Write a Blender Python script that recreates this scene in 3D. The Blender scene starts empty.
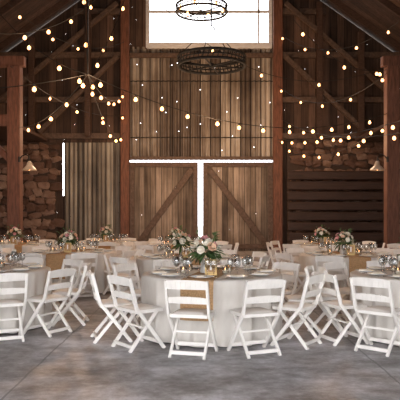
import bpy, bmesh, math, random
from mathutils import Vector, Matrix, noise
random.seed(7)
S = bpy.context.scene
COL = S.collection
S.view_settings.view_transform = 'Standard'
S.view_settings.exposure = 0.08

# ------------------------------------------------------------------ materials
def nm(name):
    m = bpy.data.materials.new(name); m.use_nodes = True
    nt = m.node_tree; return m, nt, nt.nodes['Principled BSDF']
def N(nt, t, **k):
    n = nt.nodes.new(t)
    for a, b in k.items(): setattr(n, a, b)
    return n
def math_(nt, op, a, b=None, c=None):
    n = N(nt, 'ShaderNodeMath', operation=op)
    for i, v in enumerate((a, b, c)):
        if v is None: continue
        if isinstance(v, (int, float)): n.inputs[i].default_value = v
        else: nt.links.new(v, n.inputs[i])
    return n.outputs[0]
def ramp(nt, fac, stops):
    r = N(nt, 'ShaderNodeValToRGB'); e = r.color_ramp.elements
    while len(e) < len(stops): e.new(0.5)
    for i, (p, c) in enumerate(stops):
        e[i].position = p; e[i].color = (*c, 1)
    nt.links.new(fac, r.inputs[0]); return r.outputs[0]
def objco(nt, scale=(1, 1, 1)):
    tc = N(nt, 'ShaderNodeTexCoord'); mp = N(nt, 'ShaderNodeMapping')
    mp.inputs['Scale'].default_value = scale
    nt.links.new(tc.outputs['Object'], mp.inputs[0]); return mp.outputs[0]
def noise_(nt, co, scale, detail=4, rough=.55):
    n = N(nt, 'ShaderNodeTexNoise'); n.inputs['Scale'].default_value = scale
    n.inputs['Detail'].default_value = detail; n.inputs['Roughness'].default_value = rough
    nt.links.new(co, n.inputs['Vector']); return n.outputs[0]
def bump(nt, b, h, s=.3, d=.02):
    n = N(nt, 'ShaderNodeBump'); n.inputs['Strength'].default_value = s; n.inputs['Distance'].default_value = d
    nt.links.new(h, n.inputs['Height']); nt.links.new(n.outputs[0], b.inputs['Normal'])

def simple(name, col, rough=.6, metal=0, nscale=8, var=.12, grain=(1, 1, 1)):
    m, nt, b = nm(name)
    f = noise_(nt, objco(nt, grain), nscale)
    lo = tuple(c*(1-var) for c in col); hi = tuple(min(1, c*(1+var)) for c in col)
    nt.links.new(ramp(nt, f, [(.3, lo), (.7, hi)]), b.inputs['Base Color'])
    b.inputs['Roughness'].default_value = rough; b.inputs['Metallic'].default_value = metal
    return m

def holes(nt, b, scale, thr, co_axis='XZ'):
    tc = N(nt, 'ShaderNodeTexCoord'); sp = N(nt, 'ShaderNodeSeparateXYZ'); nt.links.new(tc.outputs['Object'], sp.inputs[0])
    cb = N(nt, 'ShaderNodeCombineXYZ')
    nt.links.new(sp.outputs[co_axis[0]], cb.inputs[0]); nt.links.new(sp.outputs[co_axis[1]], cb.inputs[1])
    v = N(nt, 'ShaderNodeTexVoronoi', voronoi_dimensions='2D'); v.inputs['Scale'].default_value = scale
    nt.links.new(cb.outputs[0], v.inputs['Vector'])
    nt.links.new(math_(nt, 'GREATER_THAN', v.outputs['Distance'], thr*scale), b.inputs['Alpha'])

def planks(name, lo, mid, hi, axis='X', width=.25, grain=(8, 8, .6), gap=.05, hole=None, rough=.8, haxis='XZ', contrast=1.0, lap=0):
    m, nt, b = nm(name)
    tc = N(nt, 'ShaderNodeTexCoord'); sp = N(nt, 'ShaderNodeSeparateXYZ'); nt.links.new(tc.outputs['Object'], sp.inputs[0])
    u = math_(nt, 'DIVIDE', sp.outputs[axis], width)
    fl = math_(nt, 'FLOOR', u); fr = math_(nt, 'FRACT', u)
    wn = N(nt, 'ShaderNodeTexWhiteNoise', noise_dimensions='1D'); nt.links.new(fl, wn.inputs['W'])
    n1 = noise_(nt, objco(nt, grain), 1.5, 6, .7)
    n2 = noise_(nt, objco(nt), .5, 4, .6)
    f = math_(nt, 'ADD', math_(nt, 'MULTIPLY', wn.outputs['Value'], .4*contrast), math_(nt, 'ADD', math_(nt, 'MULTIPLY_ADD', n1, 1.0*contrast, .22-.5*contrast), math_(nt, 'MULTIPLY_ADD', n2, .8, -.35)))
    g = math_(nt, 'GREATER_THAN', fr, gap)
    if lap:
        g = math_(nt, 'MULTIPLY', g, math_(nt, 'GREATER_THAN', math_(nt, 'FRACT', math_(nt, 'DIVIDE', sp.outputs['Z'], lap)), .02))
    f2 = math_(nt, 'MULTIPLY', f, g)
    nt.links.new(ramp(nt, f2, [(0, tuple(c*.2 for c in lo)), (.2, lo), (.5, mid), (.85, hi)]), b.inputs['Base Color'])
    b.inputs['Roughness'].default_value = rough
    bump(nt, b, math_(nt, 'ADD', math_(nt, 'MULTIPLY', n1, .4), g), .5, .02)
    if hole: holes(nt, b, hole[0], hole[1], haxis)
    return m

def wood(name, lo, hi, grain=(6, 6, .8), rough=.7):
    m, nt, b = nm(name)
    n1 = noise_(nt, objco(nt, grain), 3, 6, .65)
    nt.links.new(ramp(nt, n1, [(.3, lo), (.7, hi)]), b.inputs['Base Color'])
    b.inputs['Roughness'].default_value = rough; bump(nt, b, n1, .5, .02)
    return m

def mk_floor():
    m, nt, b = nm('stained_concrete')
    co = objco(nt)
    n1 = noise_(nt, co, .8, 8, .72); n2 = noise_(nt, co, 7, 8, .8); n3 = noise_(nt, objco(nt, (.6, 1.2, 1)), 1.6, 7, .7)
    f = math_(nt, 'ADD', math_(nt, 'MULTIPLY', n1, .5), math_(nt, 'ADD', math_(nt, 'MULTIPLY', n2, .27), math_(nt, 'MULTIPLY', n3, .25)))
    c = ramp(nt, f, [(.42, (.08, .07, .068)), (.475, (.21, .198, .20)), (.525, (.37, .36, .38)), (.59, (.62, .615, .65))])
    tc = N(nt, 'ShaderNodeTexCoord'); sp = N(nt, 'ShaderNodeSeparateXYZ'); nt.links.new(tc.outputs['Object'], sp.inputs[0])
    wob = math_(nt, 'MULTIPLY', noise_(nt, co, 2, 3), .06)
    def line(o, per, off):
        u = math_(nt, 'FRACT', math_(nt, 'DIVIDE', math_(nt, 'ADD', math_(nt, 'ADD', sp.outputs[o], off), wob), per))
        return math_(nt, 'LESS_THAN', u, .022/per)
    l = math_(nt, 'MAXIMUM', line('X', 3.4, 1.6), line('Y', 4.2, .9))
    mx = N(nt, 'ShaderNodeMix', data_type='RGBA'); nt.links.new(math_(nt, 'MULTIPLY', l, .6), mx.inputs[0]); nt.links.new(c, mx.inputs[6]); mx.inputs[7].default_value = (.06, .06, .06, 1)
    nt.links.new(mx.outputs[2], b.inputs['Base Color'])
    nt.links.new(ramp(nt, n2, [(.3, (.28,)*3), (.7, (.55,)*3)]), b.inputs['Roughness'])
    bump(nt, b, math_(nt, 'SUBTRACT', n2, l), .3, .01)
    return m
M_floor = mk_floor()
M_wall = planks('dark_barn_boards', (.025, .013, .009), (.068, .038, .026), (.17, .10, .07), 'X', .3, (6, 6, .35), .06, (.9, .012))
M_side = planks('side_barn_boards', (.03, .017, .012), (.08, .045, .03), (.17, .10, .075), 'Y', .3, (6, 6, .35), .05, (.9, .014), haxis='YZ')
M_roof = planks('roof_boards', (.02, .011, .008), (.055, .03, .02), (.12, .07, .05), 'Y', .28, (.5, 6, 6), .05, (.7, .012), haxis='XY')
M_corr = planks('weathered_corrugated_metal', (.06, .042, .032), (.17, .135, .108), (.48, .43, .37), 'X', .42, (4.5, 4.5, .18), .1, (1.0, .018), .5, contrast=1.15, lap=2.35)
M_corrl = planks('grey_corrugated_metal', (.08, .068, .055), (.20, .175, .145), (.42, .40, .34), 'X', .3, (3.5, 3.5, .25), .08, (1.0, .018), .5)
M_door = planks('door_boards', (.06, .043, .032), (.17, .13, .10), (.42, .34, .28), 'X', .23, (5, 5, .3), .08, (.7, .012))
M_post = wood('red_brown_timber', (.07, .026, .015), (.22, .09, .052))
M_beam = wood('dark_timber', (.03, .015, .010), (.09, .047, .03), (2, 6, 6))
M_brace = wood('door_frame_timber', (.05, .030, .021), (.14, .09, .066), (3, 3, 3))
M_log = wood('dark_red_planks', (.014, .007, .005), (.055, .026, .018), (.6, 6, 6))
M_pale = wood('pale_window_wood', (.6, .6, .62), (.85, .86, .88), (1, 5, 5))
def mk_stone():
    m, nt, b = nm('field_stone')
    g = N(nt, 'ShaderNodeNewGeometry'); n = noise_(nt, objco(nt), 4, 7, .75)
    f = math_(nt, 'ADD', math_(nt, 'MULTIPLY', g.outputs['Random Per Island'], .5), math_(nt, 'MULTIPLY', n, .5))
    nt.links.new(ramp(nt, f, [(.15, (.045, .024, .017)), (.45, (.135, .075, .054)), (.8, (.31, .21, .16))]), b.inputs['Base Color'])
    b.inputs['Roughness'].default_value = .9; bump(nt, b, n, 1.0, .06); return m
M_stone = mk_stone()
M_mortar = simple('mortar', (.055, .036, .028), .95)
M_white = simple('white_painted_wood', (.88, .84, .78), .38, var=.05)
M_seat = simple('white_vinyl', (.84, .80, .74), .45, var=.04)
def mk_cloth():
    m, nt, b = nm('white_linen')
    n = noise_(nt, objco(nt, (1, 1, .4)), 5, 4)
    nt.links.new(ramp(nt, n, [(.3, (.64, .59, .53)), (.7, (.77, .73, .67))]), b.inputs['Base Color'])
    b.inputs['Roughness'].default_value = .85; bump(nt, b, n, .25, .03); return m
M_cloth = mk_cloth()
M_burlap = simple('burlap', (.46, .28, .14), .95, nscale=60, var=.3)
M_metal = simple('black_iron', (.012, .011, .010), .7, .2)
M_cable = simple('black_cable', (.012, .011, .01), .6)
M_lamp = simple('enamel_cream', (.50, .42, .33), .35)
M_vase = simple('vase_ceramic', (.6, .58, .54), .35)
M_plate = simple('porcelain', (.86, .86, .86), .15, var=.02)
M_napk = simple('linen_napkin', (.72, .64, .52), .9)
M_leaf = simple('leaf_green', (.07, .13, .04), .55, var=.5, nscale=20)
M_rose = simple('rose_pink', (.72, .36, .36), .7, var=.15)
M_cream = simple('rose_cream', (.86, .80, .68), .7, var=.06)
M_peach = simple('rose_peach', (.82, .55, .38), .7, var=.1)
M_brass = simple('aged_brass', (.55, .38, .16), .4, .6)
M_wax = simple('candle_wax', (.85, .78, .62), .5)
M_steel = simple('steel_cutlery', (.6, .6, .6), .25, .9)
def mk_glass():
    m = bpy.data.materials.new('clear_glass'); m.use_nodes = True; nt = m.node_tree; nt.nodes.clear()
    o = N(nt, 'ShaderNodeOutputMaterial'); mx = N(nt, 'ShaderNodeMixShader')
    t = N(nt, 'ShaderNodeBsdfTransparent'); t.inputs[0].default_value = (.95, .96, .96, 1)
    g = N(nt, 'ShaderNodeBsdfGlossy'); g.inputs['Roughness'].default_value = .06
    lw = N(nt, 'ShaderNodeLayerWeight'); lw.inputs[0].default_value = .3
    nt.links.new(math_(nt, 'MULTIPLY_ADD', lw.outputs['Facing'], .6, .08), mx.inputs[0])
    nt.links.new(t.outputs[0], mx.inputs[1]); nt.links.new(g.outputs[0], mx.inputs[2]); nt.links.new(mx.outputs[0], o.inputs[0]); return m
M_glass = mk_glass()
def emis(name, col, s):
    m, nt, b = nm(name); b.inputs['Base Color'].default_value = (*col, 1)
    b.inputs['Emission Color'].default_value = (*col, 1); b.inputs['Emission Strength'].default_value = s; return m
M_bulb = emis('warm_bulb_glow', (1, .44, .17), 6)
M_flame = emis('flame', (1, .5, .2), 8)
M_ground = simple('pale_dirt_ground', (.5, .46, .38), .95)

# ------------------------------------------------------------------ mesh helpers
def finish(bm, name, mats, smooth=False, bevel=0, loc=(0, 0, 0), rot=0, parent=None, recalc=True):
    if recalc: bmesh.ops.recalc_face_normals(bm, faces=bm.faces)
    me = bpy.data.meshes.new(name); bm.to_mesh(me); bm.free()
    for m in mats: me.materials.append(m)
    if smooth:
        for p in me.polygons: p.use_smooth = True
    ob = bpy.data.objects.new(name, me); COL.objects.link(ob)
    ob.location = loc; ob.rotation_euler = (0, 0, rot)
    if bevel:
        b = ob.modifiers.new('bevel', 'BEVEL'); b.width = bevel; b.segments = 2; b.limit_method = 'ANGLE'
    if parent: ob.parent = parent
    return ob
def inst(src, name, loc, rot=0, scale=1):
    ob = bpy.data.objects.new(name, src.data); COL.objects.link(ob)
    for md in src.modifiers:
        if md.type == 'BEVEL':
            b = ob.modifiers.new('bevel', 'BEVEL'); b.width = md.width; b.segments = md.segments; b.limit_method = 'ANGLE'
    ob.location = loc; ob.rotation_euler = (0, 0, rot); ob.scale = (scale,)*3
    return ob
def box(bm, a, b, mi=0):
    r = bmesh.ops.create_cube(bm, size=1)
    sx, sy, sz = (b[i]-a[i] for i in range(3)); c = [(a[i]+b[i])/2 for i in range(3)]
    for v in r['verts']: v.co = Vector((v.co.x*sx+c[0], v.co.y*sy+c[1], v.co.z*sz+c[2]))
    for f in {f for v in r['verts'] for f in v.link_faces}: f.material_index = mi
    return r['verts']
def beam(bm, p0, p1, w, h, side=(1, 0, 0), mi=0):
    p0 = Vector(p0); p1 = Vector(p1); d = (p1-p0); L = d.length; d.normalize()
    s = Vector(side); s = (s-d*s.dot(d)).normalized(); u = d.cross(s)
    vs = []
    for t in (0, 1):
        c = p0+d*L*t
        for a, b in ((-1, -1), (1, -1), (1, 1), (-1, 1)):
            vs.append(bm.verts.new(c+s*a*w/2+u*b*h/2))
    fs = [(0, 1, 2, 3), (7, 6, 5, 4), (0, 4, 5, 1), (1, 5, 6, 2), (2, 6, 7, 3), (3, 7, 4, 0)]
    for f in fs:
        fc = bm.faces.new([vs[i] for i in f]); fc.material_index = mi
    return vs
def tube(bm, pts, r, seg=8, mi=0, closed=False):
    pts = [Vector(p) for p in pts]; rings = []; n = len(pts)
    for i, p in enumerate(pts):
        if closed: d = pts[(i+1) % n]-pts[i-1]
        else: d = pts[min(i+1, n-1)]-pts[max(i-1, 0)]
        d.normalize(); a = Vector((0, 0, 1)) if abs(d.z) < .9 else Vector((1, 0, 0))
        s = d.cross(a).normalized(); u = s.cross(d)
        rings.append([bm.verts.new(p+(s*math.cos(2*math.pi*k/seg)+u*math.sin(2*math.pi*k/seg))*r) for k in range(seg)])
    for i in range(n if closed else n-1):
        A, B = rings[i], rings[(i+1) % n]
        for k in range(seg):
            f = bm.faces.new((A[k], A[(k+1) % seg], B[(k+1) % seg], B[k])); f.material_index = mi
    if not closed:
        bm.faces.new(rings[0]).material_index = mi; bm.faces.new(rings[-1][::-1]).material_index = mi
def lathe(bm, prof, seg=16, c=(0, 0, 0), mi=0):
    rings = []
    for r, z in prof:
        if r < 1e-5: rings.append([bm.verts.new((c[0], c[1], c[2]+z))])
        else: rings.append([bm.verts.new((c[0]+r*math.cos(2*math.pi*k/seg), c[1]+r*math.sin(2*math.pi*k/seg), c[2]+z)) for k in range(seg)])
    for A, B in zip(rings, rings[1:]):
        for k in range(seg):
            k2 = (k+1) % seg
            if len(A) == 1 and len(B) == 1: continue
            if len(A) == 1: f = bm.faces.new((A[0], B[k2], B[k]))
            elif len(B) == 1: f = bm.faces.new((A[k], A[k2], B[0]))
            else: f = bm.faces.new((A[k], A[k2], B[k2], B[k]))
            f.material_index = mi

# ------------------------------------------------------------------ room shell
YW = 25.0; XS = 9.0; YF = -3.0
EAVE, RIDGE = 7.6, 14.0
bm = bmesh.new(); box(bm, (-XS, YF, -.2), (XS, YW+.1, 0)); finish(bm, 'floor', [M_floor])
bm = bmesh.new(); box(bm, (-60, -60, -.3), (60, 90, -.21)); finish(bm, 'ground_outside', [M_ground])
bm = bmesh.new()
T = .04
def gable(x): return RIDGE-(RIDGE-EAVE)*abs(x)/XS
def wpoly(bm, pts):
    a = [bm.verts.new((x, YW, z)) for x, z in pts]; b = [bm.verts.new((x, YW+T, z)) for x, z in pts]
    bm.faces.new(a); bm.faces.new(b[::-1]); n = len(a)
    for i in range(n): bm.faces.new((a[i], b[i], b[(i+1) % n], a[(i+1) % n]))
wpoly(bm, [(-XS, 0), (-5.72, 0), (-5.72, gable(5.72)), (-XS, EAVE)])
wpoly(bm, [(-5.66, 0), (-2.95, 0), (-2.95, gable(2.95)), (-5.66, gable(5.66))])
wpoly(bm, [(-5.72, 4.5), (-5.66, 4.5), (-5.66, gable(5.66)), (-5.72, gable(5.72))])
wpoly(bm, [(-5.72, 0), (-5.66, 0), (-5.66, 2.3), (-5.72, 2.3)])
wpoly(bm, [(3.05, 0), (XS, 0), (XS, EAVE), (3.05, gable(3.05))])
wpoly(bm, [(-2.95, 8.42), (-2.15, 8.42), (-2.15, 11.2), (-2.95, 11.2)])
wpoly(bm, [(2.92, 8.42), (3.05, 8.42), (3.05, 11.2), (2.92, 11.2)])
wpoly(bm, [(-2.95, 11.2), (3.05, 11.2), (3.05, gable(3.05)), (0, RIDGE), (-2.95, gable(2.95))])
finish(bm, 'wall_back', [M_wall])
def corr(name, x0, x1, z0, z1, y, mat, pitch=.21, amp=.03, sheet=.84):
    bm = bmesh.new(); n = int((x1-x0)/pitch*8); prev = None
    for i in range(n+1):
        x = x0+(x1-x0)*i/n; s = int((x-x0)/sheet); random.seed(s*13+5)
        oy = y+amp*math.sin(2*math.pi*x/pitch)+random.uniform(-.025, .0)
        a = bm.verts.new((x, oy, z0)); b = bm.verts.new((x, oy, z1))
        if prev: bm.faces.new((prev[0], a, b, prev[1]))
        prev = (a, b)
    return finish(bm, name, [mat], smooth=True, recalc=False)
corr('wall_panel_center', -2.95, 3.05, 3.78, 8.5, YW, M_corr, amp=.045)
corr('wall_panel_left', -5.6, -3.3, .3, 4.5, YW-.12, M_corrl, .19)
bm = bmesh.new(); box(bm, (-XS-.04, 1.5, 0), (-XS, YW, EAVE+.06)); box(bm, (-XS-.04, YF, 4.0), (-XS, 1.5, EAVE+.06)); finish(bm, 'wall_left', [M_side])
bm = bmesh.new(); box(bm, (XS, YF, 0), (XS+.04, YW, EAVE+.06)); finish(bm, 'wall_right', [M_side])
bm = bmesh.new(); box(bm, (-XS, YF-.04, 0), (-6.5, YF, EAVE)); box(bm, (6.5, YF-.04, 0), (XS, YF, EAVE)); box(bm, (-6.5, YF-.04, 5.2), (6.5, YF, EAVE))
a = [bm.verts.new(p) for p in ((-XS, YF, EAVE), (XS, YF, EAVE), (0, YF, RIDGE))]; bm.faces.new(a)
finish(bm, 'wall_front', [M_wall])
bm = bmesh.new()
for s in (-1, 1):
    a = [Vector((0, YF, RIDGE)), Vector((s*XS*1.04, YF, EAVE-.2)), Vector((s*XS*1.04, YW+.3, EAVE-.2)), Vector((0, YW+.3, RIDGE))]
    v = [bm.verts.new(p) for p in a]+[bm.verts.new(p+Vector((0, 0, .08))) for p in a]
    for f in ((0, 1, 2, 3), (7, 6, 5, 4), (0, 4, 5, 1), (1, 5, 6, 2), (2, 6, 7, 3), (3, 7, 4, 0)): bm.faces.new([v[i] for i in f])
finish(bm, 'ceiling', [M_roof])
bm = bmesh.new()
for y in [0, 2.4, 4.8, 7.2, 9.6, 12, 14.4, 16.8, 19.2, 21.6, 24]:
    for s in (-1, 1): beam(bm, (s*.05, y, RIDGE-.16), (s*(XS-.05), y, EAVE-.08), .1, .22, (0, 1, 0))
finish(bm, 'roof_rafters', [M_beam])

# wall timbers
bm = bmesh.new()
box(bm, (-3.27, YW-.34, 0), (-2.92, YW-.04, 11.4)); finish(bm, 'wall_post', [M_post], bevel=.015)
bm = bmesh.new()
box(bm, (3.02, YW-.34, 0), (3.40, YW-.04, 11.4)); finish(bm, 'wall_post', [M_post], bevel=.015)
bm = bmesh.new()
for x0, x1 in ((-XS, -3.28), (3.41, XS)):
    for z in (9.9, 8.1, 6.25, 4.75):
        if z > 8.5:
            xa, xb = (max(x0, -5.2), x1) if x0 < 0 else (x0, min(x1, 5.2))
        else: xa, xb = x0, x1
        box(bm, (xa, YW-.26, z-.1), (xb, YW-.05, z+.13))
finish(bm, 'wall_girts', [M_brace], bevel=.01)
bm = bmesh.new()
for p, q in [((3.5, 8.0), (6.9, 4.8)), ((3.5, 10.2), (8.0, 6.3)), ((-3.4, 8.0), (-6.6, 4.9)), ((-3.4, 10.2), (-8.2, 6.2))]:
    beam(bm, (p[0], YW-.38, p[1]), (q[0], YW-.38, q[1]), .18, .18, (0, 1, 0))
finish(bm, 'wall_braces', [M_brace], bevel=.01)
bm = bmesh.new()
for x in (4.9, 6.6, -4.6, -6.9): box(bm, (x-.12, YW-.5, 4.7), (x+.12, YW-.49+.2, gable(x)-.3))
finish(bm, 'wall_studs', [M_beam], bevel=.01)

def aisle(sx):
    s = -1 if sx < 0 else 1
    bm = bmesh.new()
    box(bm, (sx-.19, 17.83, 0), (sx+.19, 18.17, 5.95))
    box(bm, (min(sx+s*.19, s*8.99), 17.87, 4.15), (max(sx+s*.19, s*8.99), 18.13, 4.5))
    beam(bm, (sx+s*.1, 18.0, 3.1), (sx+s*1.2, 18.0, 4.2), .16, .18, (0, 1, 0))
    box(bm, (min(sx-s*.3, s*8.99), 17.87, 5.95), (max(sx-s*.3, s*8.99), 18.13, 6.25))
    finish(bm, 'timber_post_frame', [M_post], bevel=.015)
aisle(-5.55); aisle(5.75)

bm = bmesh.new(); box(bm, (-8.98, 18.2, 4.5), (-6.2, 24.4, 4.62)); finish(bm, 'hay_loft_floor', [M_beam])
bm = bmesh.new(); box(bm, (6.3, 18.2, 4.5), (8.98, 24.4, 4.62)); finish(bm, 'hay_loft_floor', [M_beam])

# window
bm = bmesh.new()
box(bm, (-2.2, YW-.12, 8.42), (2.98, YW+.05, 8.66)); box(bm, (-2.2, YW-.1, 11.1), (2.98, YW+.05, 11.25))
box(bm, (-2.25, YW-.1, 8.45), (-2.1, YW+.05, 11.2)); box(bm, (2.85, YW-.1, 8.45), (3.0, YW+.05, 11.2))
box(bm, (2.4, YW-.06, 8.6), (2.48, YW+.02, 11.1)); box(bm, (-2.1, YW-.06, 9.9), (2.85, YW+.02, 10.02))
finish(bm, 'window_1', [M_pale], bevel=.01)
bm = bmesh.new(); box(bm, (-2.91, YW-.24, 8.02), (3.01, YW-.06, 8.2)); box(bm, (-2.91, YW-.2, 3.78), (3.01, YW-.06, 3.92))
finish(bm, 'trim_1', [M_brace], bevel=.01)
bm = bmesh.new(); box(bm, (-2.91, YW-.06, .0), (3.01, YW+.04, .06)); finish(bm, 'door_sill', [M_brace], bevel=.01)

# barn doors (standing slightly ajar at the middle)
def door(name, x0, x1, inner):
    bm = bmesh.new(); y = YW-.12
    box(bm, (x0, y, .0), (x1, y+.04, 3.69))
    for z in (.1, 3.49): box(bm, (x0, y-.07, z), (x1, y, z+.2), 1)
    for xa in (x0, x1-.2): box(bm, (xa, y-.075, .1), (xa+.2, y, 3.69), 1)
    xi, xo = (x1-.25, x0+.35) if inner == 'r' else (x0+.25, x1-.3)
    beam(bm, (xi, y-.06, 3.4), (xo, y-.06, .3), .09, .24, (0, 1, 0), 1)
    finish(bm, name, [M_door, M_brace], bevel=.008)
door('door_1', -2.915, -.08, 'r'); door('door_2', .12, 3.018, 'l')

def stones(x0, x1, z0, z1, y):
    bm = bmesh.new(); box(bm, (x0, y, z0), (x1, y+.12, z1), 1); z = z0+.15
    sg = lambda t, p: math.copysign(abs(t)**p, t)
    while z < z1-.1:
        h = random.uniform(.2, .4); x = x0+random.uniform(.05, .25)
        while x < x1-.2:
            w = random.uniform(.22, .6)
            r = bmesh.ops.create_icosphere(bm, subdivisions=2, radius=1); sd = random.random()*50
            dz = random.uniform(-.08, .08); rt = random.uniform(-.25, .25); tilt = random.uniform(-.4, .4)
            for v in r['verts']:
                c = v.co.copy()
                k = 1+.45*(noise.noise(c*1.5+Vector((sd, 0, 0))))
                lx = sg(c.x, .6)*k*w*.5; lz = sg(c.z, .6)*k*h*.52
                v.co = Vector((x+w*.5+lx*math.cos(rt)-lz*math.sin(rt), y-.01+sg(c.y, .7)*k*.1+tilt*lz*.4, z+dz+lz*math.cos(rt)+lx*math.sin(rt)))
            x += w*.98
        z += h*.98
    finish(bm, 'stone_wall', [M_stone, M_mortar], smooth=False)
random.seed(3)
stones(-8.7, -5.95, 0, 4.5, YW-.2)
stones(3.6, 8.6, 0, 4.5, YW-.2)
bm = bmesh.new()
for i in range(8):
    z = .02+i*.41; o = random.uniform(-.06, .06)
    beam(bm, (3.5, 24.1+o, z+.2), (7.75+random.uniform(-.3, .2), 24.1+o, z+.2), .22, .35, (0, 1, 0))
for x in (3.7, 5.6, 7.3): box(bm, (x, 24.22, 0), (x+.18, 24.42, 3.3))
finish(bm, 'horizontal_plank_partition', [M_log], bevel=.05)

# ------------------------------------------------------------------ chandeliers
def chandelier(c, R, H, ztop, bulbs):
    e = bpy.data.objects.new('hoop_chandelier', None); COL.objects.link(e); e.location = c
    bm = bmesh.new(); n = 48
    for z, r in ((H/2, .034), (-H/2, .034), (0, .016)):
        tube(bm, [(R*math.cos(2*math.pi*k/n), R*math.sin(2*math.pi*k/n), z) for k in range(n)], r, 6, 0, True)
    for k in range(44):
        a = 2*math.pi*k/44; a2 = a+.07
        tube(bm, [(R*math.cos(a), R*math.sin(a), -H/2), (R*math.cos(a2), R*math.sin(a2), H/2)], .013, 5)
    for k in range(3):
        a = math.pi*k/3+.3; tube(bm, [(-R*math.cos(a), -R*math.sin(a), -H/2), (R*math.cos(a), R*math.sin(a), -H/2)], .02, 6)
    for k in range(4):
        a = math.pi*k/2+.4; tube(bm, [(R*math.cos(a), R*math.sin(a), H/2), (0, 0, R*1.1)], .01, 5)
    tube(bm, [(0, 0, R*1.08), (0, 0, ztop-c[2])], .018, 6)
    lathe(bm, [(0, -H/2-.06), (.06, -H/2-.03), (.06, -H/2+.05), (0, -H/2+.08)], 10)
    finish(bm, 'iron_hoop', [M_metal], parent=e)
    if bulbs:
        bm = bmesh.new()
        for k in range(bulbs):
            a = 2*math.pi*k/bulbs+.2
            lathe(bm, [(0, -.12), (.03, -.1), (.045, -.05), (.03, 0), (.018, .03), (0, .04)], 8, (R*.85*math.cos(a), R*.85*math.sin(a), -H/2+.16))
        finish(bm, 'candle_bulbs', [M_bulb], smooth=True, parent=e)
chandelier((.27, 14.0, 5.08), .78, .2, RIDGE-.1, 0)
chandelier((.05, 18.5, 7.85), .78, .2, RIDGE-.1, 6)

# ------------------------------------------------------------------ string lights
bmc = bmesh.new(); bmb = bmesh.new()
def strand(A, B, sag, step=.62, off=.3):
    A = Vector(A); B = Vector(B); n = 28
    f = lambda t: A.lerp(B, t)-Vector((0, 0, 4*sag*t*(1-t)))
    tube(bmc, [f(i/n) for i in range(n+1)], .009, 4)
    L = (B-A).length; k = int((L-off)/step)
    for i in range(k+1):
        t = (off+i*step+random.uniform(-.1, .1))/L
        if t >= .99: continue
        p = f(t); q = random.uniform(.85, 1.1)
        lathe(bmc, [(0, 0), (.018, 0), (.018, -.06), (0, -.06)], 6, p)
        lathe(bmb, [(0, -.05), (.02*q, -.06), (.042*q, -.095), (.045*q, -.12), (.03*q, -.148), (0, -.16)], 8, p)
random.seed(11)
HUB = (-2.43, 13.0, 4.55)
strand(HUB, (5.53, 17.75, 4.5), .75, .75)
strand(HUB, (-5.55, 9.2, 3.4), .15, 1.2)
strand(HUB, (-5.33, 17.75, 4.1), .3, 1.1)
strand(HUB, (-1.9, 16.0, 7.6), .25, 1.3, .9)
strand(HUB, (-5.6, 14.5, 7.4), .45, 1.3, .9)
strand(HUB, (-3.1, 24.6, 6.6), .5, 2.0, .8)
strand(HUB, (-3.1, 24.6, 4.9), .7, 2.2, .9)
strand((-3.0, 15.2, 8.3), HUB, .05, 1.3, .6)
strand((5.53, 17.75, 5.8), (2.6, 16.8, 7.0), .5, 1.3)
strand((5.53, 17.75, 5.7), (3.2, 24.6, 6.8), .8, 1.7)
strand((5.6, 11.0, 3.9), (3.2, 24.6, 4.6), .35, 1.3)
strand((5.53, 17.78, 4.2), (3.2, 24.6, 4.5), .7, 1.2)
strand((5.53, 17.75, 5.9), (-1.9, 19.0, 8.9), 1.5, 1.8)
strand((-5.6, 17.75, 5.9), (-3.1, 24.6, 5.6), .5, 1.7)
strand((5.6, 9.6, 3.6), (3.3, 24.4, 5.4), .8, 1.7)
strand((-6.5, 17.5, 8.6), (-3.1, 24.6, 8.6), 1.0, 1.5)
strand((6.8, 17.5, 8.0), (3.3, 24.6, 8.9), 1.1, 1.5)
strand((-4.6, 11.0, 5.0), (-2.9, 18.0, 8.2), .6, 1.3)
tube(bmc, [HUB, (-2.43, 13.0, gable(2.43)-.1)], .015, 6)
e = bpy.data.objects.new('string_lights', None); COL.objects.link(e)
finish(bmc, 'light_cable', [M_cable], parent=e); finish(bmb, 'light_bulbs', [M_bulb], smooth=True, parent=e)
for p, en in [((-2.4, 12.8, 4.2), 85), ((-4.6, 15.6, 4.0), 90), ((.5, 14.5, 3.6), 75), ((.3, 9.5, 3.9), 55), ((3.4, 12.6, 3.8), 75), ((4.6, 19.5, 4.0), 120), ((-1.6, 21.0, 5.0), 140), ((1.8, 21.0, 5.0), 140), ((-.5, 17.5, 6.8), 70), ((-4.4, 20.5, 4.4), 140), ((.2, 22.0, 6.8), 90), ((0, 21.5, 2.9), 190)]:  # added point lamps: warm string-light glow, plus extra fill for back wall and doors
    l = bpy.data.lights.new('warm_fill_light', 'POINT'); l.energy = en; l.color = (1, .62, .36); l.shadow_soft_size = .25
    o = bpy.data.objects.new('warm_fill_light', l); COL.objects.link(o); o.location = p; o.parent = e

def barn_lamp(px, s):
    bm = bmesh.new(); x = px+s*.19
    tube(bm, [(x, 17.8, 3.15), (x+s*.08, 17.8, 3.25), (x+s*.2, 17.8, 3.3), (x+s*.28, 17.8, 3.24), (x+s*.3, 17.8, 3.05)], .018, 6, 0)
    lathe(bm, [(.03, .25), (.06, .22), (.09, .12), (.21, .0), (.215, -.03), (.2, -.03), (.08, .1), (0, .12)], 18, (x+s*.3, 17.8, 2.85), 1)
    lathe(bm, [(0, -.06), (.04, -.04), (.05, 0), (.03, .05), (0, .08)], 10, (x+s*.3, 17.8, 2.88), 2)
    box(bm, (x-.02, 17.74, 3.07), (x+.02, 17.86, 3.23), 0)
    finish(bm, 'barn_wall_lamp', [M_metal, M_lamp, M_bulb], smooth=False)
barn_lamp(5.75, -1); barn_lamp(-5.55, 1)

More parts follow.
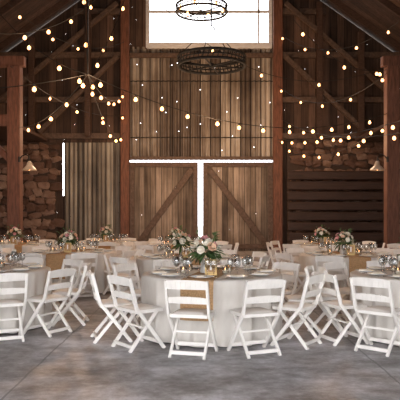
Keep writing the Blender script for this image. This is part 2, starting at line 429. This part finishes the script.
# ------------------------------------------------------------------ furniture prototypes
def make_chair():
    bm = bmesh.new(); W = .222
    for s in (-1, 1):
        x = s*W
        beam(bm, (x, -.26, .815), (x, -.165, .46), .028, .04); beam(bm, (x, -.170, .475), (x, .2, 0), .028, .04)
        x = s*(W-.036)
        beam(bm, (x, .13, .435), (x, -.235, 0), .026, .038)
    def rail(z0, z1, t, bow):
        def yz(z): return -.26+(.80-z)*.279
        n = 8
        for i in range(n):
            u0 = -1+2*i/n; u1 = -1+2*(i+1)/n
            b0 = -bow*(1-u0*u0); b1 = -bow*(1-u1*u1)
            vs = []
            for (u, b) in ((u0, b0), (u1, b1)):
                for z in (z0, z1):
                    for tt in (-t/2, t/2): vs.append(bm.verts.new((u*(W-.008), yz(z)+b+tt, z+(.012*(1-u*u) if z == z1 else 0))))
            for f in ((0, 1, 3, 2), (4, 6, 7, 5), (0, 4, 5, 1), (2, 3, 7, 6), (0, 2, 6, 4), (1, 5, 7, 3)): bm.faces.new([vs[k] for k in f])
    rail(.725, .815, .02, .012); rail(.57, .635, .018, .01)
    beam(bm, (-W, .135, .08), (W, .135, .08), .04, .02, (0, 0, 1))
    beam(bm, (-W+.03, -.205, .055), (W-.03, -.205, .055), .04, .02, (0, 0, 1))
    beam(bm, (-W+.03, -.03, .245), (W-.03, -.03, .245), .022, .022, (0, 0, 1))
    box(bm, (-W+.016, -.17, .415), (W-.016, .2, .452))
    n = 10; g = []
    for i in range(n+1):
        row = []
        for j in range(n+1):
            u = -1+2*i/n; v = -1+2*j/n
            row.append(bm.verts.new((u*(W-.035), .015+v*.165, .452+.022*(1-u**6)*(1-v**6))))
        g.append(row)
    for i in range(n):
        for j in range(n):
            bm.faces.new((g[i][j], g[i+1][j], g[i+1][j+1], g[i][j+1])).material_index = 1
    return finish(bm, 'folding_chair', [M_white, M_seat], bevel=.004)
chair0 = make_chair(); chair0_used = [False]
def chair(x, y, rot):
    if not chair0_used[0]:
        chair0_used[0] = True; chair0.location = (x, y, 0); chair0.rotation_euler = (0, 0, rot); return chair0
    return inst(chair0, 'folding_chair', (x, y, 0), rot)

RT = .88
def make_table(seed):
    bm = bmesh.new(); random.seed(seed); seg = 160
    ph = [random.uniform(0, 6.28) for _ in range(4)]
    def rip(a): return .45*math.sin(11*a+ph[0]+1.3*math.sin(3*a+ph[3]))+.4*math.sin(19*a+ph[1])+.2*math.sin(33*a+ph[2])
    prof = [(0, .765, 0), (.5, .765, 0), (.82, .765, 0), (.86, .764, 0), (.877, .757, 0), (.882, .742, .15), (.881, .70, .5), (.872, .6, 1.0), (.862, .45, 1.5), (.856, .3, 1.8), (.854, .15, 2.0), (.854, .015, 2.1)]
    rings = []
    for r, z, k in prof:
        if r == 0: rings.append([bm.verts.new((0, 0, z))]); continue
        ring = []
        for i in range(seg):
            a = 2*math.pi*i/seg; rr = r+k*.032*rip(a); ring.append(bm.verts.new((rr*math.cos(a), rr*math.sin(a), z)))
        rings.append(ring)
    for A, B in zip(rings, rings[1:]):
        for k in range(seg):
            k2 = (k+1) % seg
            if len(A) == 1: bm.faces.new((A[0], B[k], B[k2]))
            else: bm.faces.new((A[k], B[k], B[k2], A[k2]))
    lathe(bm, [(0, .74), (.78, .74), (.78, .72), (.06, .70), (.05, .1), (.3, .04), (.3, 0), (0, 0)], 24, mi=1)
    w = .19
    L = .9
    path = [(-L-.035, .32), (-L-.03, .5), (-L-.022, .66), (-L-.01, .745), (-L+.03, .772)]+[(-L+.03+(2*L-.06)*i/10, .772) for i in range(1, 10)]+[(L-.03, .772), (L+.01, .745), (L+.022, .66), (L+.03, .5), (L+.035, .32)]
    prev = None
    for yy, z in path:
        row = [bm.verts.new((u*w, yy+(.012*math.sin(u*7+z*5) if z < .7 else 0)+(0 if abs(yy) < .88 else (-1 if yy > 0 else 1)*(u*w)**2*.5), z)) for u in (-1, -.6, -.2, .2, .6, 1)]
        if prev:
            for i in range(5): bm.faces.new((prev[i], prev[i+1], row[i+1], row[i])).material_index = 2
        prev = row
    return finish(bm, 'round_dining_table', [M_cloth, M_beam, M_burlap], smooth=True)
tprotos = [make_table(1), make_table(2)]; tused = [False, False]

def make_bouquet(seed):
    random.seed(seed); bm = bmesh.new()
    lathe(bm, [(0, 0), (.055, 0), (.06, .01), (.05, .06), (.055, .13), (.062, .15), (.05, .15), (.045, .12), (0, .12)], 16, mi=0)
    def leaf(p, d, L, W):
        d = d.normalized(); s = d.cross(Vector((0, 0, 1))).normalized(); u = s.cross(d)
        pr = []
        for t, w in ((0, .05), (.25, .8), (.55, 1), (.8, .6), (1, .03)):
            c = p+d*L*t-Vector((0, 0, 1))*L*.35*t*t; pr.append([bm.verts.new(c-s*W*w/2+u*.006), bm.verts.new(c), bm.verts.new(c+s*W*w/2+u*.006)])
        for A, B in zip(pr, pr[1:]):
            for i in (0, 1): bm.faces.new((A[i], A[i+1], B[i+1], B[i])).material_index = 1
    C = Vector((0, 0, .2))
    for i in range(100):
        d = Vector((random.gauss(0, 1), random.gauss(0, 1), random.uniform(-.35, 1.1)))
        d.normalize(); leaf(C+d*random.uniform(.03, .1), d, random.uniform(.09, .17), random.uniform(.03, .05))
    def flower(c, n, R, mi):
        n = n.normalized(); s = n.orthogonal().normalized(); t = n.cross(s)
        r = bmesh.ops.create_icosphere(bm, subdivisions=1, radius=R*.45, matrix=Matrix.Translation(c+n*R*.25))
        for f in {f for v in r['verts'] for f in v.link_faces}: f.material_index = mi
        for ly, (k, rr, up) in enumerate(((5, .6, .75), (6, .85, .55), (7, 1.05, .25))):
            for j in range(k):
                a = 2*math.pi*(j+ly*.4)/k; o = s*math.cos(a)+t*math.sin(a); q = n.cross(o)
                W = R*.62
                v = [bm.verts.new(c+o*R*.15-q*W*.3), bm.verts.new(c+o*R*.15+q*W*.3), bm.verts.new(c+o*R*rr*.8+q*W*.75+n*R*up*.6), bm.verts.new(c+o*R*rr+n*R*up), bm.verts.new(c+o*R*rr*.8-q*W*.75+n*R*up*.6)]
                bm.faces.new(v).material_index = mi
    for i in range(15):
        a = i*2.4; el = .1+1.3*(i/15)
        d = Vector((math.cos(a)*math.cos(el), math.sin(a)*math.cos(el), math.sin(el)))
        flower(C+d*random.uniform(.11, .16), d, random.uniform(.035, .055), random.choice((2, 3, 3, 3, 4)))
    for i in range(7):
        d = Vector((random.gauss(0, .6), random.gauss(0, .6), 1)).normalized()
        p = C+d*.1; q = C+d*random.uniform(.22, .27)
        tube(bm, [p, q], .003, 4, 1)
        leaf(q-d*.03, d+Vector((.4, .1, 0)), .06, .025); leaf(q-d*.05, d-Vector((.4, .2, 0)), .06, .025)
    return finish(bm, 'flower_centerpiece', [M_vase, M_leaf, M_rose, M_cream, M_peach], smooth=False, loc=(0, 0, 0), recalc=False)
def make_glass():
    bm = bmesh.new()
    lathe(bm, [(0, 0), (.034, 0), (.034, .003), (.005, .008), (.004, .08), (.01, .088), (.032, .11), (.04, .14), (.038, .175), (.032, .205), (.030, .205), (.036, .175), (.038, .14), (.03, .113), (0, .092)], 16)
    return finish(bm, 'wine_glass', [M_glass], smooth=True)
def make_plate():
    bm = bmesh.new()
    lathe(bm, [(0, .002), (.07, .0), (.085, .003), (.135, .016), (.135, .02), (.085, .009), (0, .008)], 28, mi=0)
    box(bm, (-.045, -.09, .010), (.045, .09, .022), 1); box(bm, (-.04, -.085, .022), (.042, .06, .032), 1)
    box(bm, (-.17, -.08, 0), (-.158, .08, .004), 2); box(bm, (.158, -.08, 0), (.172, .09, .004), 2)
    return finish(bm, 'place_setting', [M_plate, M_napk, M_steel], smooth=False)
def make_candle():
    bm = bmesh.new()
    lathe(bm, [(0, 0), (.035, 0), (.04, .01), (.042, .09), (.039, .09), (.036, .012), (0, .01)], 16, mi=0)
    lathe(bm, [(0, .012), (.03, .012), (.03, .05), (0, .05)], 12, mi=1)
    lathe(bm, [(0, .052), (.006, .06), (.004, .072), (0, .085)], 8, mi=2)
    return finish(bm, 'votive_candle', [M_glass, M_wax, M_flame], smooth=True)
def make_box():
    bm = bmesh.new()
    box(bm, (-.075, -.03, 0), (.075, .03, .02), 0); box(bm, (-.07, -.008, .02), (.07, .008, .19), 0)
    box(bm, (-.055, -.011, .035), (.055, -.008, .175), 1)
    box(bm, (-.012, -.013, .06), (.012, -.011, .15), 2)
    return finish(bm, 'table_number_sign', [M_brass, M_burlap, M_white], bevel=.003)
protos = {}
def put(key, maker, name, loc, rot=0, scale=1):
    if key not in protos:
        protos[key] = maker(); o = protos[key]; o.location = loc; o.rotation_euler = (0, 0, rot); o.scale = (scale,)*3; return o
    return inst(protos[key], name, loc, rot, scale)

tcount = 0
def table(x, y, angs, rot=0, rr=1.15, bs=1.12):
    global tcount
    k = tcount % 2; tcount += 1
    r0 = math.radians(rot)
    if not tused[k]:
        tused[k] = True; t = tprotos[k]; t.location = (x, y, 0); t.rotation_euler = (0, 0, r0)
    else: inst(tprotos[k], 'round_dining_table', (x, y, 0), r0)
    random.seed(tcount*7)
    for a in angs:
        r = rr
        if isinstance(a, tuple): a, r = a
        th = math.radians(a+random.uniform(-1.5, 1.5))
        chair(x+r*math.cos(th), y+r*math.sin(th), th+math.pi/2+random.uniform(-.08, .08))
        th = math.radians(a)
        put('pl', make_plate, 'place_setting', (x+.68*math.cos(th), y+.68*math.sin(th), .7745), th+math.pi/2)
        for da, gr in ((.22, .5), (.06, .46)):
            put('gl', make_glass, 'wine_glass', (x+gr*math.cos(th+da), y+gr*math.sin(th+da), .7745))
    put('bq%d' % k, lambda: make_bouquet(20+k), 'flower_centerpiece', (x-.08, y-.02, .7735), random.uniform(0, 6), bs)
    put('bx', make_box, 'table_number_sign', (x-.02, y-.34, .7735), random.uniform(-.3, .3))
    for a in (.3, 2.3, 3.6, 5.6):
        put('cd', make_candle, 'votive_candle', (x-.08+.31*math.cos(a), y-.02+.31*math.sin(a), .7735))

even = lambda o, n=9: [o+360/n*i for i in range(n)]
table(.15, 7.6, [-101, -138, (-164, 1.26), -66, -32, 3, 40, 75, 110, 148], -12, bs=1.22)
table(-.22, 10.5, even(-100), 6)
table(-.5, 14.6, even(-80), 0)
table(-2.95, 8.2, [-58, -94, -28, 6, 44, 82, 120, 160], 5)
table(-2.55, 12.0, even(-70), -8)
table(-5.0, 11.4, even(-60), 10)
table(-4.6, 15.2, even(-85), 10)
table(-2.5, 16.4, even(-85), 0)
table(2.78, 7.5, [-132, -162, -98, 164, 128, 92, 55, 10], 0)
table(2.75, 11.2, even(-75), 0)
table(3.1, 14.9, even(-95), 10)
table(5.0, 12.8, even(-95), -10)

# ------------------------------------------------------------------ world, camera
w = bpy.data.worlds.new('World'); S.world = w; w.use_nodes = True
b = w.node_tree.nodes['Background']; b.inputs[0].default_value = (.95, .955, 1.0, 1); b.inputs[1].default_value = 6.0
cam = bpy.data.cameras.new('cam'); co = bpy.data.objects.new('cam', cam); COL.objects.link(co)
co.location = (0, 0, 1.5); co.rotation_euler = (math.pi/2, 0, 0)
cam.sensor_width = 36; cam.lens = 54; cam.shift_y = .0375; cam.clip_end = 200
S.camera = co
